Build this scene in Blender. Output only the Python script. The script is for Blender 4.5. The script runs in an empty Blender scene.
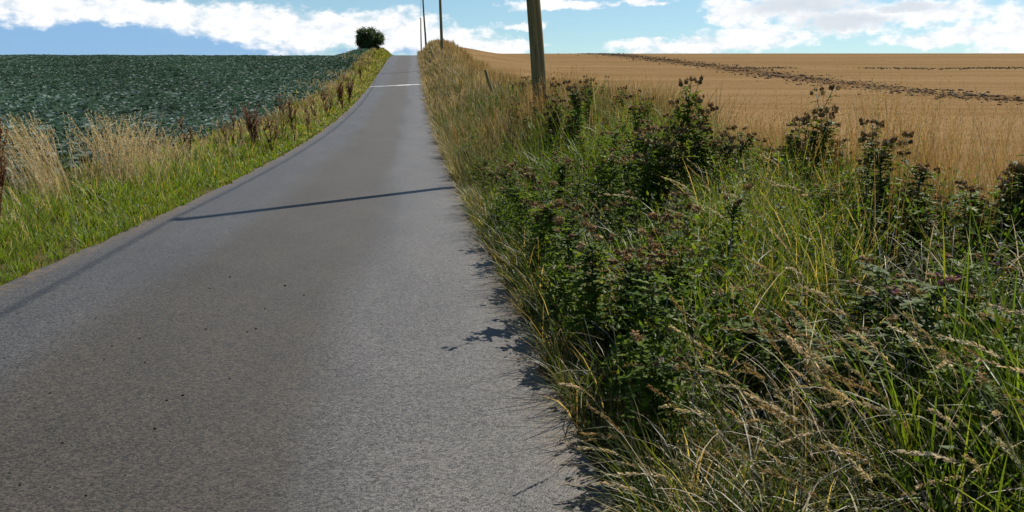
import bpy, math, random
import numpy as np
from mathutils import Vector

# ------------------------------------------------------------------ camera, sky, sun, exposure
R = math.radians
scene = bpy.context.scene
FPX = 900.0
PITCH, YAW = R(8.9), R(6.1)
CAM = (1.34, 0.0, 1.45)
cam_data = bpy.data.cameras.new('camera')
cam_data.sensor_width = 36.0
cam_data.lens = FPX / 1024 * 36.0
cam_data.clip_start = 0.05
cam_data.clip_end = 6000
cam = bpy.data.objects.new('camera', cam_data)
scene.collection.objects.link(cam)
cam.location = CAM
cam.rotation_euler = (math.pi / 2 - PITCH, 0, -YAW)
scene.camera = cam

SUN_AZ, SUN_EL = R(39.5), R(47)          # azimuth clockwise from +Y (the road's direction)
to_sun = Vector((math.sin(SUN_AZ) * math.cos(SUN_EL), math.cos(SUN_AZ) * math.cos(SUN_EL), math.sin(SUN_EL)))
sun_data = bpy.data.lights.new('sun', 'SUN')
sun_data.energy = 5.0
sun_data.angle = R(0.53)
sun_data.color = (1.0, 0.95, 0.86)
sun = bpy.data.objects.new('sun', sun_data)
scene.collection.objects.link(sun)
sun.location = (60, 60, 80)
sun.rotation_euler = (-to_sun).to_track_quat('-Z', 'Y').to_euler()

view = scene.view_settings
view.view_transform = 'Standard'
view.look = 'None'
view.exposure = 0.58
view.gamma = 1.0
view.use_curve_mapping = False
scene.cycles.max_bounces = 7
scene.cycles.diffuse_bounces = 2
scene.cycles.glossy_bounces = 2
scene.cycles.transmission_bounces = 3
scene.cycles.transparent_max_bounces = 4
scene.cycles.caustics_reflective = False
scene.cycles.caustics_refractive = False


def px_dir(px, py):
    """azimuth (from +Y, clockwise) and elevation of a direction given as the photograph's column and row"""
    a, b = (px - 512) / FPX, (256 - py) / FPX
    f, u = math.cos(PITCH) + b * math.sin(PITCH), -math.sin(PITCH) + b * math.cos(PITCH)
    return math.atan2(a, f) + YAW, math.atan2(u, math.hypot(a, f))


class Nodes:
    def __init__(self, tree):
        self.t = tree
        self.n = tree.nodes
        self.n.clear()

    def new(self, kind, **kw):
        nd = self.n.new(kind)
        for k, v in kw.items():
            if k.startswith('i_'):
                key = k[2:]
                key = int(key) if key.isdigit() else key
                self.set(nd, key, v)
            else:
                setattr(nd, k, v)
        return nd

    def set(self, nd, key, v):
        s = nd.inputs[key]
        if isinstance(v, bpy.types.NodeSocket):
            self.t.links.new(v, s)
        else:
            s.default_value = v

    def math(self, op, a, b=0.0, c=None, clamp=False):
        nd = self.n.new('ShaderNodeMath')
        nd.operation = op
        nd.use_clamp = clamp
        self.set(nd, 0, a)
        self.set(nd, 1, b)
        if c is not None:
            self.set(nd, 2, c)
        return nd.outputs[0]

    def vmath(self, op, a, b=(0, 0, 0), out=0):
        nd = self.n.new('ShaderNodeVectorMath')
        nd.operation = op
        self.set(nd, 0, a)
        self.set(nd, 1, b)
        return nd.outputs['Value' if op in ('DOT_PRODUCT', 'LENGTH') else 0]

    def step(self, x, lo, hi, o0=0.0, o1=1.0):
        nd = self.n.new('ShaderNodeMapRange')
        nd.interpolation_type = 'SMOOTHSTEP'
        self.set(nd, 0, x)
        for i, v in enumerate((lo, hi, o0, o1)):
            self.set(nd, i + 1, v)
        return nd.outputs[0]

    def mix(self, fac, a, b, blend='MIX'):
        nd = self.n.new('ShaderNodeMix')
        nd.data_type = 'RGBA'
        nd.blend_type = blend
        self.set(nd, 0, fac)
        self.set(nd, 6, a if isinstance(a, bpy.types.NodeSocket) else (*a, 1))
        self.set(nd, 7, b if isinstance(b, bpy.types.NodeSocket) else (*b, 1))
        return nd.outputs[2]

    def noise(self, vec, scale, detail=3.0, rough=0.5, dim='3D', out=0):
        nd = self.n.new('ShaderNodeTexNoise')
        nd.noise_dimensions = dim
        if vec is not None:
            self.set(nd, 'Vector', vec)
        nd.inputs['Scale'].default_value = scale
        nd.inputs['Detail'].default_value = detail
        nd.inputs['Roughness'].default_value = rough
        return nd.outputs[out]


def build_world():
    world = bpy.data.worlds.new('World')
    scene.world = world
    world.use_nodes = True
    world.cycles.sampling_method = 'MANUAL'
    world.cycles.sample_map_resolution = 512
    N = Nodes(world.node_tree)
    sky = N.new('ShaderNodeTexSky', sky_type='NISHITA', sun_disc=False, sun_elevation=SUN_EL, sun_rotation=SUN_AZ,
                altitude=50.0, air_density=1.0, dust_density=0.15, ozone_density=4.0)
    g = N.new('ShaderNodeTexCoord').outputs['Generated']
    sep = N.new('ShaderNodeSeparateXYZ', i_0=g)
    az = N.math('ARCTAN2', sep.outputs[0], sep.outputs[1])
    el = N.math('ARCSINE', sep.outputs[2])
    p = N.new('ShaderNodeCombineXYZ', i_0=az, i_1=el).outputs[0]
    # ragged cloud edges: push the lookup about with two sizes of noise
    st = N.vmath('MULTIPLY', p, (1.0, 1.7, 1.0))
    d1 = N.vmath('MULTIPLY', N.vmath('SUBTRACT', N.noise(st, 22, 5, 0.62, out=1), (0.5, 0.5, 0.5)), (0.075, 0.030, 0))
    q = N.vmath('ADD', p, d1)
    billow = N.noise(st, 48, 6, 0.60)

    def blobs(lst):
        acc = None
        for (x, y, rx, ry) in lst:
            a, e = px_dir(x, y)
            v = N.vmath('MULTIPLY', N.vmath('SUBTRACT', q, (a, e, 0)), (FPX / rx, FPX / ry, 0))
            s = N.math('SUBTRACT', 1.0, N.vmath('DOT_PRODUCT', v, v))
            acc = s if acc is None else N.math('MAXIMUM', acc, s)
        return acc
    white = blobs([(-60, 2, 150, 20), (60, 5, 90, 13), (150, 12, 110, 14), (240, 20, 80, 20), (290, 34, 60, 20), (345, 26, 60, 18),
                   (390, 32, 60, 24), (440, 42, 70, 18), (490, 48, 60, 10), (520, 24, 28, 6), (560, 4, 60, 7), (690, 46, 90, 9),
                   (640, 3, 34, 4), (730, 14, 30, 20), (755, 36, 60, 14), (800, 8, 70, 18), (850, 22, 50, 16), (925, 12, 70, 14), (960, 36, 80, 10),
                   (1060, 30, 90, 30), (1150, 10, 120, 30), (-220, 10, 120, 26)])
    grey = blobs([(800, 6, 70, 14), (850, 22, 55, 10), (910, 6, 40, 6), (1130, 20, 60, 12)])
    veil = blobs([(30, 38, 260, 26), (230, 44, 90, 16), (-250, 40, 200, 26), (395, 52, 70, 5)])
    wm = N.step(N.math('ADD', white, N.math('MULTIPLY', N.math('SUBTRACT', billow, 0.5), 2.0)), -0.05, 0.75)
    gm = N.step(N.math('ADD', grey, N.math('MULTIPLY', N.math('SUBTRACT', billow, 0.5), 1.6)), 0.0, 1.0, 0, 0.65)
    vm = N.step(N.math('ADD', veil, N.math('MULTIPLY', N.math('SUBTRACT', billow, 0.5), 0.8)), -0.4, 0.9, 0, 0.75)
    # the same broken cumulus goes on round the rest of the sky
    low = N.vmath('MULTIPLY', g, (1, 1, 2.2))
    rest = N.step(N.noise(low, 3.4, 7, 0.58), 0.58, 0.72, 0, 0.8)
    a0, _ = px_dir(512, 256)
    off = N.math('MAXIMUM', N.step(N.math('ABSOLUTE', N.math('SUBTRACT', az, a0)), 0.60, 0.72), N.step(el, 0.15, 0.24))
    wm2 = N.math('MAXIMUM', wm, N.math('MULTIPLY', rest, off))
    col = sky.outputs[0]
    col = N.mix(1.0, col, (1.16, 1.28, 1.24), 'MULTIPLY')
    col = N.mix(vm, col, (3.1, 5.9, 10.4))
    shade = N.step(billow, 0.30, 0.62)
    cl = N.mix(shade, (10.6, 11.3, 12.2), (14.0, 14.0, 14.0))
    cl = N.mix(gm, cl, (7.2, 8.2, 9.4))
    col = N.mix(wm2, col, cl)
    bg = N.new('ShaderNodeBackground', i_Color=col, i_Strength=0.052)
    N.new('ShaderNodeOutputWorld', i_Surface=bg.outputs[0])


build_world()

# ------------------------------------------------------------------ helpers
rng = np.random.default_rng(7)
random.seed(7)
LINK = scene.collection.objects.link


def lin(c):
    return tuple((v / 255 / 12.92) if v / 255 <= 0.04045 else ((v / 255 + 0.055) / 1.055) ** 2.4 for v in c)


def tag(o, label=None, category=None, group=None, kind=None):
    for k, v in (('label', label), ("category", category), ('group', group), ('kind', kind)):
        if v:
            o[k] = v
    return o


def mesh_np(name, V, faces, col=None, mats=None, midx=None, smooth=False):
    """mesh from a vertex array, a list of (n,k) face arrays and optional per-vertex colour"""
    me = bpy.data.meshes.new(name)
    V = np.asarray(V, np.float32)
    me.vertices.add(len(V))
    me.vertices.foreach_set('co', V.ravel())
    faces = [np.asarray(f, np.int32) for f in faces if len(f)]
    loops = np.concatenate([f.ravel() for f in faces])
    tot = np.concatenate([np.full(len(f), f.shape[1], np.int32) for f in faces])
    start = np.concatenate([[0], np.cumsum(tot)[:-1]]).astype(np.int32)
    me.loops.add(len(loops))
    me.loops.foreach_set('vertex_index', loops)
    me.polygons.add(len(tot))
    me.polygons.foreach_set('loop_start', start)
    if midx is not None:
        me.polygons.foreach_set('material_index', np.asarray(midx, np.int32))
    me.update(calc_edges=True)
    if smooth:
        me.polygons.foreach_set('use_smooth', np.ones(len(tot), bool))
    if col is not None:
        at = me.color_attributes.new('Col', 'FLOAT_COLOR', 'POINT')
        c = np.ones((len(V), 4), np.float32)
        c[:, :3] = col
        at.data.foreach_set('color', c.ravel())
    for m in (mats or []):
        me.materials.append(m)
    return me


def obj(name, me, parent=None, **tags):
    o = bpy.data.objects.new(name, me)
    LINK(o)
    o.parent = parent
    return tag(o, **tags)


def empty(name, loc, rz=0.0):
    o = bpy.data.objects.new(name, None)
    LINK(o)
    o.empty_display_size = 0.2
    o.location = loc
    o.rotation_euler.z = rz
    return o


class MB:
    """collects small pieces of mesh with a colour each"""
    def __init__(self):
        self.v, self.f3, self.f4, self.c, self.n = [], [], [], [], 0

    def add(self, V, f3=(), f4=(), col=(1, 1, 1)):
        V = np.asarray(V, float)
        self.v.append(V)
        c = np.asarray(col, float)
        self.c.append(np.broadcast_to(c, (len(V), 3)))
        if len(f3):
            self.f3.append(np.asarray(f3) + self.n)
        if len(f4):
            self.f4.append(np.asarray(f4) + self.n)
        self.n += len(V)

    def mesh(self, name, mat, smooth=False):
        fs = []
        if self.f3:
            fs.append(np.concatenate(self.f3))
        if self.f4:
            fs.append(np.concatenate(self.f4))
        return mesh_np(name, np.concatenate(self.v), fs, np.concatenate(self.c), [mat], smooth=smooth)

    def tube(self, pts, rad, sides=5, col=(1, 1, 1), cap=True):
        pts = np.asarray(pts, float)
        n = len(pts)
        rad = np.broadcast_to(np.asarray(rad, float), (n,))
        tang = np.gradient(pts, axis=0)
        tang /= np.linalg.norm(tang, axis=1)[:, None] + 1e-9
        ref = np.array([0.31, 0.17, 0.93]) if abs(tang[0][2]) < 0.9 else np.array([1.0, 0.2, 0.1])
        a = np.cross(tang, ref)
        a /= np.linalg.norm(a, axis=1)[:, None] + 1e-9
        b = np.cross(tang, a)
        th = np.arange(sides) / sides * 2 * math.pi
        V = (pts[:, None, :] + rad[:, None, None] * (np.cos(th)[None, :, None] * a[:, None, :] + np.sin(th)[None, :, None] * b[:, None, :])).reshape(-1, 3)
        i = np.arange(n - 1)[:, None] * sides
        k = np.arange(sides)[None, :]
        k2 = (k + 1) % sides
        q = np.stack([i + k, i + k2, i + sides + k2, i + sides + k], -1).reshape(-1, 4)
        f3 = []
        if cap:
            V = np.concatenate([V, pts[-1:]])
            m = (n - 1) * sides
            f3 = [(m + j, m + (j + 1) % sides, n * sides) for j in range(sides)]
        self.add(V, f3, q, col)


def smooth01(x, a, b):
    t = np.clip((np.asarray(x, float) - a) / (b - a), 0, 1)
    return t * t * (3 - 2 * t)


# ------------------------------------------------------------------ lie of the land (road runs along +Y, x = 0 on its centre line)
HALF = 2.09
_Y = np.arange(-600, 3000, 0.25)
_S = np.interp(_Y, [-600, -60, 0, 8, 45, 80, 115, 150, 200, 260, 600, 3000], [0, 0.0, 0.008, 0.010, 0.070, 0.100, 0.100, 0.070, 0.0, -0.035, 0.0, 0.0])
_Z = np.concatenate([[0], np.cumsum((_S[1:] + _S[:-1]) / 2 * 0.25)])
_Z -= np.interp(0, _Y, _Z)


def prof(y):
    return np.interp(y, _Y, _Z)


def lump(x, y):
    return (np.sin(x * 1.7 + y * 0.9) * 0.35 + np.sin(x * 0.8 - y * 1.3 + 1.1) * 0.4 + np.sin(y * 2.9 + x * 2.2) * 0.25)


def ground(x, y):
    x = np.asarray(x, float)
    y = np.asarray(y, float)
    t = x - HALF
    br = 0.50 + 0.60 * smooth01(y, 7, 18) + 0.50 * smooth01(y, 30, 110)
    far = 0.45 + 0.40 * smooth01(y, 8, 25) - 0.55 * smooth01(y, 60, 140)
    r = smooth01(t, 0.15, 2.3) * (br + (far - br) * smooth01(t, 3.6, 14.0))
    s = -x - HALF
    bl = 0.20 + 0.75 * smooth01(y, 70, 125)
    l = smooth01(s, 0.1, 2.0) * (bl + (0.15 - 0.5 * smooth01(y, 80, 150) - bl) * smooth01(s, 3.0, 9.0))
    rough = 0.05 * lump(x, y) * (smooth01(t, 0.2, 0.9) * (1 - smooth01(t, 4, 6)) + smooth01(s, 0.2, 0.9) * (1 - smooth01(s, 3, 5)))
    tilt = 0.0075 * np.clip(x, 0, 120) * smooth01(y, 40, 150) - 0.004 * np.clip(-x, 0, 120) * smooth01(y, 40, 150)
    edge = -0.03 * smooth01(np.abs(x), HALF - 0.05, HALF + 0.05)
    return prof(y) + r + l + rough + tilt + edge


def at(px, d):
    """road-frame x, y of the point seen in column px at distance d along the view"""
    z = 0.0
    for _ in range(3):
        zc = d * math.cos(PITCH) - (z - CAM[2]) * math.sin(PITCH)
        xc = (px - 512) / FPX * zc
        x = CAM[0] + d * math.sin(YAW) + xc * math.cos(YAW)
        y = d * math.cos(YAW) - xc * math.sin(YAW)
        z = float(ground(x, y))
    return x, y, z


def row_height(row, d):
    """height of a point seen on that row at distance d"""
    k = (256 - row) / FPX
    return CAM[2] + d * (k * math.cos(PITCH) - math.sin(PITCH)) / (math.cos(PITCH) + k * math.sin(PITCH))


# ------------------------------------------------------------------ materials
def new_mat(name):
    m = bpy.data.materials.new(name)
    m.use_nodes = True
    return m, Nodes(m.node_tree)


def leaf_mat(name, rough=0.45, trans=0.35, spec=0.5, tint=(1, 1, 1), tmul=(1.25, 1.2, 0.6), var=0.25):
    m, N = new_mat(name)
    c = N.new('ShaderNodeVertexColor', layer_name='Col').outputs[0]
    pos = N.new('ShaderNodeNewGeometry').outputs['Position']
    n = N.noise(pos, 9.0, 3)
    c = N.mix(1.0, c, tint, 'MULTIPLY')
    c = N.mix(n, N.mix(1.0, c, (1 - var,) * 3, 'MULTIPLY'), N.mix(1.0, c, (1 + var,) * 3, 'MULTIPLY'))
    p = N.new('ShaderNodeBsdfPrincipled', i_Roughness=rough)
    N.set(p, 'Base Color', c)
    p.inputs['Specular IOR Level'].default_value = spec
    t = N.new('ShaderNodeBsdfTranslucent', i_Color=N.mix(1.0, c, tmul, 'MULTIPLY'))
    mx = N.new('ShaderNodeMixShader', i_0=trans, i_1=p.outputs[0], i_2=t.outputs[0])
    N.new('ShaderNodeOutputMaterial', i_Surface=mx.outputs[0])
    return m


def col_mat(name, rough=0.8, spec=0.3, var=0.2, scale=40.0, bump=0.0):
    m, N = new_mat(name)
    c = N.new('ShaderNodeVertexColor', layer_name='Col').outputs[0]
    pos = N.new('ShaderNodeTexCoord').outputs['Object']
    n = N.noise(pos, scale, 4)
    c = N.mix(n, N.mix(1.0, c, (1 - var * 2,) * 3, 'MULTIPLY'), N.mix(1.0, c, (1 + var * 2,) * 3, 'MULTIPLY'))
    p = N.new('ShaderNodeBsdfPrincipled', i_Roughness=rough)
    N.set(p, 'Base Color', c)
    p.inputs['Specular IOR Level'].default_value = spec
    if bump:
        b = N.new('ShaderNodeBump', i_Strength=bump, i_Distance=0.01)
        N.set(b, 'Height', n)
        N.set(p, 'Normal', b.outputs[0])
    N.new('ShaderNodeOutputMaterial', i_Surface=p.outputs[0])
    return m


def asphalt_mat():
    m, N = new_mat('asphalt')
    pos = N.new('ShaderNodeTexCoord').outputs['Object']
    sep = N.new('ShaderNodeSeparateXYZ', i_0=pos)
    wob = N.math('MULTIPLY', N.math('SUBTRACT', N.noise(N.vmath('MULTIPLY', pos, (1.2, 0.12, 0)), 1.0, 4), 0.5), 0.9)
    x = N.math('ADD', sep.outputs[0], wob)
    mid = N.math('MULTIPLY', N.step(x, -1.15, -0.45), N.step(x, 1.15, 0.55))
    right = N.step(x, 0.55, 1.45)
    stone = N.noise(pos, 95.0, 3, 0.75)
    vor = N.new('ShaderNodeTexVoronoi', i_Vector=pos, i_Scale=105.0)
    vc = N.new('ShaderNodeSeparateColor', i_0=vor.outputs['Color']).outputs[0]
    base = N.mix(right, (0.050, 0.048, 0.047), (0.072, 0.067, 0.062))
    base = N.mix(mid, base, (0.038, 0.032, 0.025))
    patch = N.noise(N.vmath('MULTIPLY', pos, (1.0, 0.35, 1)), 1.6, 5, 0.6)
    base = N.mix(1.0, base, N.mix(N.step(patch, 0.3, 0.7), (0.86, 0.86, 0.86), (1.12, 1.11, 1.10)), 'MULTIPLY')
    base = N.mix(1.0, base, N.mix(vc, (0.22, 0.22, 0.22), (1.95, 1.92, 1.86)), 'MULTIPLY')
    pits = N.step(stone, 0.36, 0.46)
    base = N.mix(pits, N.mix(1.0, base, (0.42, 0.40, 0.38), 'MULTIPLY'), base)
    sp = N.new('ShaderNodeTexVoronoi', i_Vector=pos, i_Scale=7.0)
    sc = N.new('ShaderNodeSeparateColor', i_0=sp.outputs['Color']).outputs[0]
    speck = N.math('LESS_THAN', sp.outputs['Distance'], N.math('MULTIPLY', N.step(sc, 0.45, 1.0), 0.10))
    base = N.mix(N.math('MULTIPLY', speck, 0.85), base, (0.022, 0.018, 0.014))
    # earth and crumbled straw trodden into the last hand's breadth of tarmac
    ax = N.math('ABSOLUTE', sep.outputs[0])
    ed = N.math('MULTIPLY', N.step(ax, 1.75, 2.08), N.step(N.noise(pos, 11, 5, 0.7), 0.42, 0.58))
    base = N.mix(ed, base, (0.115, 0.083, 0.050))
    p = N.new('ShaderNodeBsdfPrincipled')
    N.set(p, 'Base Color', base)
    N.set(p, 'Roughness', N.math('ADD', 0.55, N.math('MULTIPLY', mid, 0.10)))
    p.inputs['Specular IOR Level'].default_value = 0.27
    h = N.math('ADD', N.math('MULTIPLY', vor.outputs['Distance'], -0.8), N.math('MULTIPLY', stone, 1.0))
    b = N.new('ShaderNodeBump', i_Strength=0.40, i_Distance=0.006, i_Height=h)
    N.set(p, 'Normal', b.outputs[0])
    N.new('ShaderNodeOutputMaterial', i_Surface=p.outputs[0])
    return m


def earth_mat(name, c0, c1, c2, scale=3.0, bump=0.5, streak=None):
    m, N = new_mat(name)
    pos = N.new('ShaderNodeTexCoord').outputs['Object']
    n1 = N.noise(pos, scale, 6, 0.65)
    n2 = N.noise(pos, scale * 11, 4, 0.6)
    c = N.mix(N.step(n1, 0.35, 0.65), c0, c1)
    c = N.mix(N.step(n2, 0.45, 0.68), c, c2)
    if streak:
        s = N.noise(N.vmath('MULTIPLY', pos, streak[0]), 1.0, 4, 0.6)
        c = N.mix(N.step(s, 0.40, 0.62), c, streak[1])
        s2 = N.noise(N.vmath('MULTIPLY', pos, streak[2]), 1.0, 3, 0.5)
        c = N.mix(N.step(s2, 0.48, 0.60, 0, 0.5), c, streak[3])
    if streak:
        # the strip of turned earth that runs up the field
        sx = N.new('ShaderNodeSeparateXYZ', i_0=pos)
        wob = N.math('MULTIPLY', N.math('SUBTRACT', N.noise(N.vmath('MULTIPLY', pos, (0.5, 0.12, 0)), 1.0, 5, 0.7), 0.5), 5.0)
        bd = N.math('ABSOLUTE', N.math('ADD', N.math('SUBTRACT', sx.outputs[0], 31.5), wob))
        c = N.mix(N.math('MULTIPLY', N.step(bd, 2.6, 0.9), N.step(n2, 0.35, 0.55, 0.25, 0.8)), c, (0.115, 0.068, 0.036))
    p = N.new('ShaderNodeBsdfPrincipled', i_Roughness=0.9)
    N.set(p, 'Base Color', c)
    p.inputs['Specular IOR Level'].default_value = 0.0
    b = N.new('ShaderNodeBump', i_Strength=bump, i_Distance=0.05, i_Height=N.math('ADD', n1, N.math('MULTIPLY', n2, 0.5)))
    N.set(p, 'Normal', b.outputs[0])
    N.new('ShaderNodeOutputMaterial', i_Surface=p.outputs[0])
    return m


def pole_mat():
    m, N = new_mat('weathered_pole_wood')
    pos = N.new('ShaderNodeTexCoord').outputs['Object']
    g = N.noise(N.vmath('MULTIPLY', pos, (26, 26, 0.9)), 1.0, 5, 0.65)
    a = N.noise(N.vmath('MULTIPLY', pos, (3, 3, 0.7)), 1.0, 3)
    c = N.mix(N.step(g, 0.35, 0.65), (0.12, 0.096, 0.040), (0.29, 0.235, 0.105))
    c = N.mix(N.step(a, 0.45, 0.65, 0, 0.6), c, (0.15, 0.145, 0.055))
    p = N.new('ShaderNodeBsdfPrincipled', i_Roughness=0.8)
    N.set(p, 'Base Color', c)
    p.inputs['Specular IOR Level'].default_value = 0.25
    b = N.new('ShaderNodeBump', i_Strength=0.6, i_Distance=0.01, i_Height=g)
    N.set(p, 'Normal', b.outputs[0])
    N.new('ShaderNodeOutputMaterial', i_Surface=p.outputs[0])
    return m


def plain_mat(name, c, rough=0.6, metal=0.0, scale=8.0):
    m, N = new_mat(name)
    pos = N.new('ShaderNodeTexCoord').outputs['Object']
    n = N.noise(pos, scale, 4)
    p = N.new('ShaderNodeBsdfPrincipled', i_Roughness=rough, i_Metallic=metal)
    N.set(p, 'Base Color', N.mix(n, tuple(v * 0.7 for v in c), tuple(v * 1.3 for v in c)))
    N.new('ShaderNodeOutputMaterial', i_Surface=p.outputs[0])
    return m


M_ROAD = asphalt_mat()
M_VERGE = earth_mat('verge_soil', (0.050, 0.040, 0.022), (0.085, 0.068, 0.030), (0.13, 0.105, 0.05), 4.0)
M_CROPSOIL = earth_mat('crop_soil', (0.035, 0.028, 0.020), (0.055, 0.043, 0.030), (0.07, 0.055, 0.04), 3.0)
M_STUB = earth_mat('stubble_ground', (0.180, 0.113, 0.052), (0.210, 0.135, 0.066), (0.235, 0.156, 0.080), 0.8, 0.5,
                   ((0.03, 0.55, 1), (0.172, 0.106, 0.048), (0.012, 0.16, 1), (0.240, 0.160, 0.082)))
M_GRASS = leaf_mat('grass_blade', 0.45, 0.48, 0.25, tmul=(1.4, 1.3, 0.5))
M_DRY = leaf_mat('dry_grass', 0.60, 0.35, 0.18, tmul=(1.1, 1.0, 0.75))
M_STRAW = leaf_mat('stubble_straw', 0.9, 0.50, 0.0, tmul=(1.15, 1.05, 0.8))
M_LEAF = leaf_mat('thistle_leaf', 0.50, 0.45, 0.06, tint=(1.18, 1.04, 0.75))
M_CROP = leaf_mat('waxy_crop_leaf', 0.6, 0.20, 0.09, tmul=(0.85, 1.12, 0.76), var=0.15)
M_HEAD = leaf_mat('dry_seed_head', 0.8, 0.30, 0.1, tmul=(1.2, 0.95, 0.7))
M_STEM = col_mat('plant_stem', 0.6, 0.3, 0.15, 60)
M_BUSH = leaf_mat('bush_leaf', 0.5, 0.22, 0.4)
M_POLE = pole_mat()
M_CLOD = col_mat('dry_clod', 0.95, 0.1, 0.25, 14, 0.5)
M_METAL = plain_mat('galvanised_iron', (0.25, 0.26, 0.27), 0.45, 0.8)
M_CERAMIC = plain_mat('brown_ceramic', (0.10, 0.05, 0.03), 0.25)
M_CABLE = plain_mat('black_cable', (0.012, 0.012, 0.012), 0.5)

# ------------------------------------------------------------------ ground, road, fields
YS = np.concatenate([np.arange(-600, -60, 60), np.arange(-60, 0, 4), np.arange(0, 40, 0.4), np.arange(40, 120, 1.0), np.arange(120, 260, 2.5),
                     np.arange(260, 600, 20), np.arange(600, 2601, 200)]).astype(float)


def sheet(name, xs, mat, jitter=None, lift=0.0, **tags):
    xs = np.asarray(xs, float)
    X, Y = np.meshgrid(xs, YS)
    if jitter is not None:
        X = X + jitter(X, Y)
    Zz = ground(X, Y) + lift
    V = np.stack([X, Y, Zz], -1).reshape(-1, 3)
    ny, nx = X.shape
    i = (np.arange(ny - 1)[:, None] * nx + np.arange(nx - 1)[None, :]).reshape(-1)
    F = np.stack([i, i + 1, i + nx + 1, i + nx], -1)
    o = obj(name, mesh_np(name, V, [F], None, [mat], smooth=True), kind='structure', **tags)
    return o


def ragged(X, Y):
    j = (1.3 * np.sin(Y * 0.8 + X) + np.sin(Y * 1.9 + X) + np.sin(Y * 4.7 + 1.3) + np.sin(Y * 7.3 + 2)) * 0.026 - 0.02
    return np.where(np.abs(np.abs(X) - HALF) < 0.02, np.sign(X) * j, 0.0)


road = sheet('road', np.linspace(-HALF, HALF, 15), M_ROAD, ragged, 0.004)
sheet('verge_ground', np.concatenate([np.arange(HALF - 0.15, 6.0, 0.3), [6.0]]), M_VERGE, lift=-0.012)
sheet('verge_ground', -np.concatenate([np.arange(HALF - 0.15, 4.8, 0.3), [4.8]])[::-1], M_VERGE, lift=-0.012)
sheet('stubble_field', np.concatenate([np.arange(6.0, 20, 1.0), np.arange(20, 120, 5), np.arange(120, 2000, 120)]), M_STUB, lift=-0.012)
sheet('crop_field', -np.concatenate([np.arange(4.8, 20, 1.0), np.arange(20, 120, 5), np.arange(120, 2000, 120)])[::-1], M_CROPSOIL, lift=-0.012)


def pale_strip():
    """pale uneven band across the far road"""
    m, N = new_mat('pale_band_surface')
    pos = N.new('ShaderNodeTexCoord').outputs['Object']
    sep = N.new('ShaderNodeSeparateXYZ', i_0=pos)
    n = N.noise(pos, 5.0, 5, 0.7)
    f = N.math('MULTIPLY', N.step(sep.outputs[0], -2.1, 0.9, 0.25, 1.0), N.step(n, 0.30, 0.55, 0.5, 1.0))
    p = N.new('ShaderNodeBsdfPrincipled', i_Roughness=0.6)
    N.set(p, 'Base Color', N.mix(f, (0.075, 0.075, 0.078), (0.52, 0.52, 0.50)))  # band grows paler towards the right, broken up by noise
    N.new('ShaderNodeOutputMaterial', i_Surface=p.outputs[0])
    xs = np.linspace(-2.02, 2.02, 22)
    V, F = [], []
    for i, x in enumerate(xs):
        yc = 71.5 + 0.85 * (x + 0.0)
        hw = 0.42 + 0.10 * math.sin(x * 3.1) + 0.06 * math.sin(x * 9)
        for y in (yc - hw, yc, yc + hw):
            V.append((x, y, float(ground(x, y)) + 0.010))
        if i:
            b = i * 3
            F += [(b - 3, b, b + 1, b - 2), (b - 2, b + 1, b + 2, b - 1)]
    obj('pale_band', mesh_np('pale_band', V, [np.array(F)], None, [m]), road)


pale_strip()

# ------------------------------------------------------------------ grass
def ribbons(base, L, w, az, p0, p1, c0, c1, seg=3, twist=0.9, taper=0.7):
    """bent tapering blades: base (n,3), length, width, lean azimuth, tilt at foot and tip, colours at foot and tip"""
    n = len(base)
    t = np.linspace(0, 1, seg + 1)
    ph = p0[:, None] + (p1 - p0)[:, None] * ((t[:-1] + t[1:]) / 2)[None, :]
    ds = (L / seg)[:, None]
    hx = np.concatenate([np.zeros((n, 1)), np.cumsum(np.sin(ph) * ds, 1)], 1)
    hz = np.concatenate([np.zeros((n, 1)), np.cumsum(np.cos(ph) * ds, 1)], 1)
    dx, dy = np.cos(az), np.sin(az)
    P = np.stack([base[:, 0:1] + hx * dx[:, None], base[:, 1:2] + hx * dy[:, None], base[:, 2:3] + hz], -1)
    sa = az + math.pi / 2 + rng.uniform(-twist, twist, n)
    S = np.stack([np.cos(sa), np.sin(sa), rng.uniform(-0.25, 0.25, n)], -1)
    ww = (w / 2)[:, None] * ((1 - t[:-1]) ** taper * 0.9 + 0.1)[None, :]
    Lf = P[:, :-1] - S[:, None, :] * ww[..., None]
    Rt = P[:, :-1] + S[:, None, :] * ww[..., None]
    V = np.concatenate([np.stack([Lf, Rt], 2).reshape(n, -1, 3), P[:, -1:]], 1)
    k = 2 * seg + 1
    o = (np.arange(n) * k)[:, None]
    q = [np.stack([o[:, 0] + 2 * i, o[:, 0] + 2 * i + 1, o[:, 0] + 2 * i + 3, o[:, 0] + 2 * i + 2], -1) for i in range(seg - 1)]
    f3 = np.stack([o[:, 0] + 2 * seg - 2, o[:, 0] + 2 * seg - 1, o[:, 0] + 2 * seg], -1)
    tt = np.concatenate([np.repeat(t[:-1], 2), [1.0]])
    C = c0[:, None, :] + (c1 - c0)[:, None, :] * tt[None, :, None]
    return V.reshape(-1, 3), f3, (np.concatenate(q) if q else np.zeros((0, 4), int)), C.reshape(-1, 3), P


def palette(cols, n, wts=None, jit=0.18):
    c = np.array(cols)[rng.choice(len(cols), n, p=wts)]
    return c * (1 + rng.uniform(-jit, jit, (n, 1))) * (1 + rng.uniform(-0.06, 0.06, (n, 3)))


def log_y(n, lo, hi, soft=3.0):
    u = rng.random(n)
    return (lo + soft) * ((hi + soft) / (lo + soft)) ** u - soft


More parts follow.
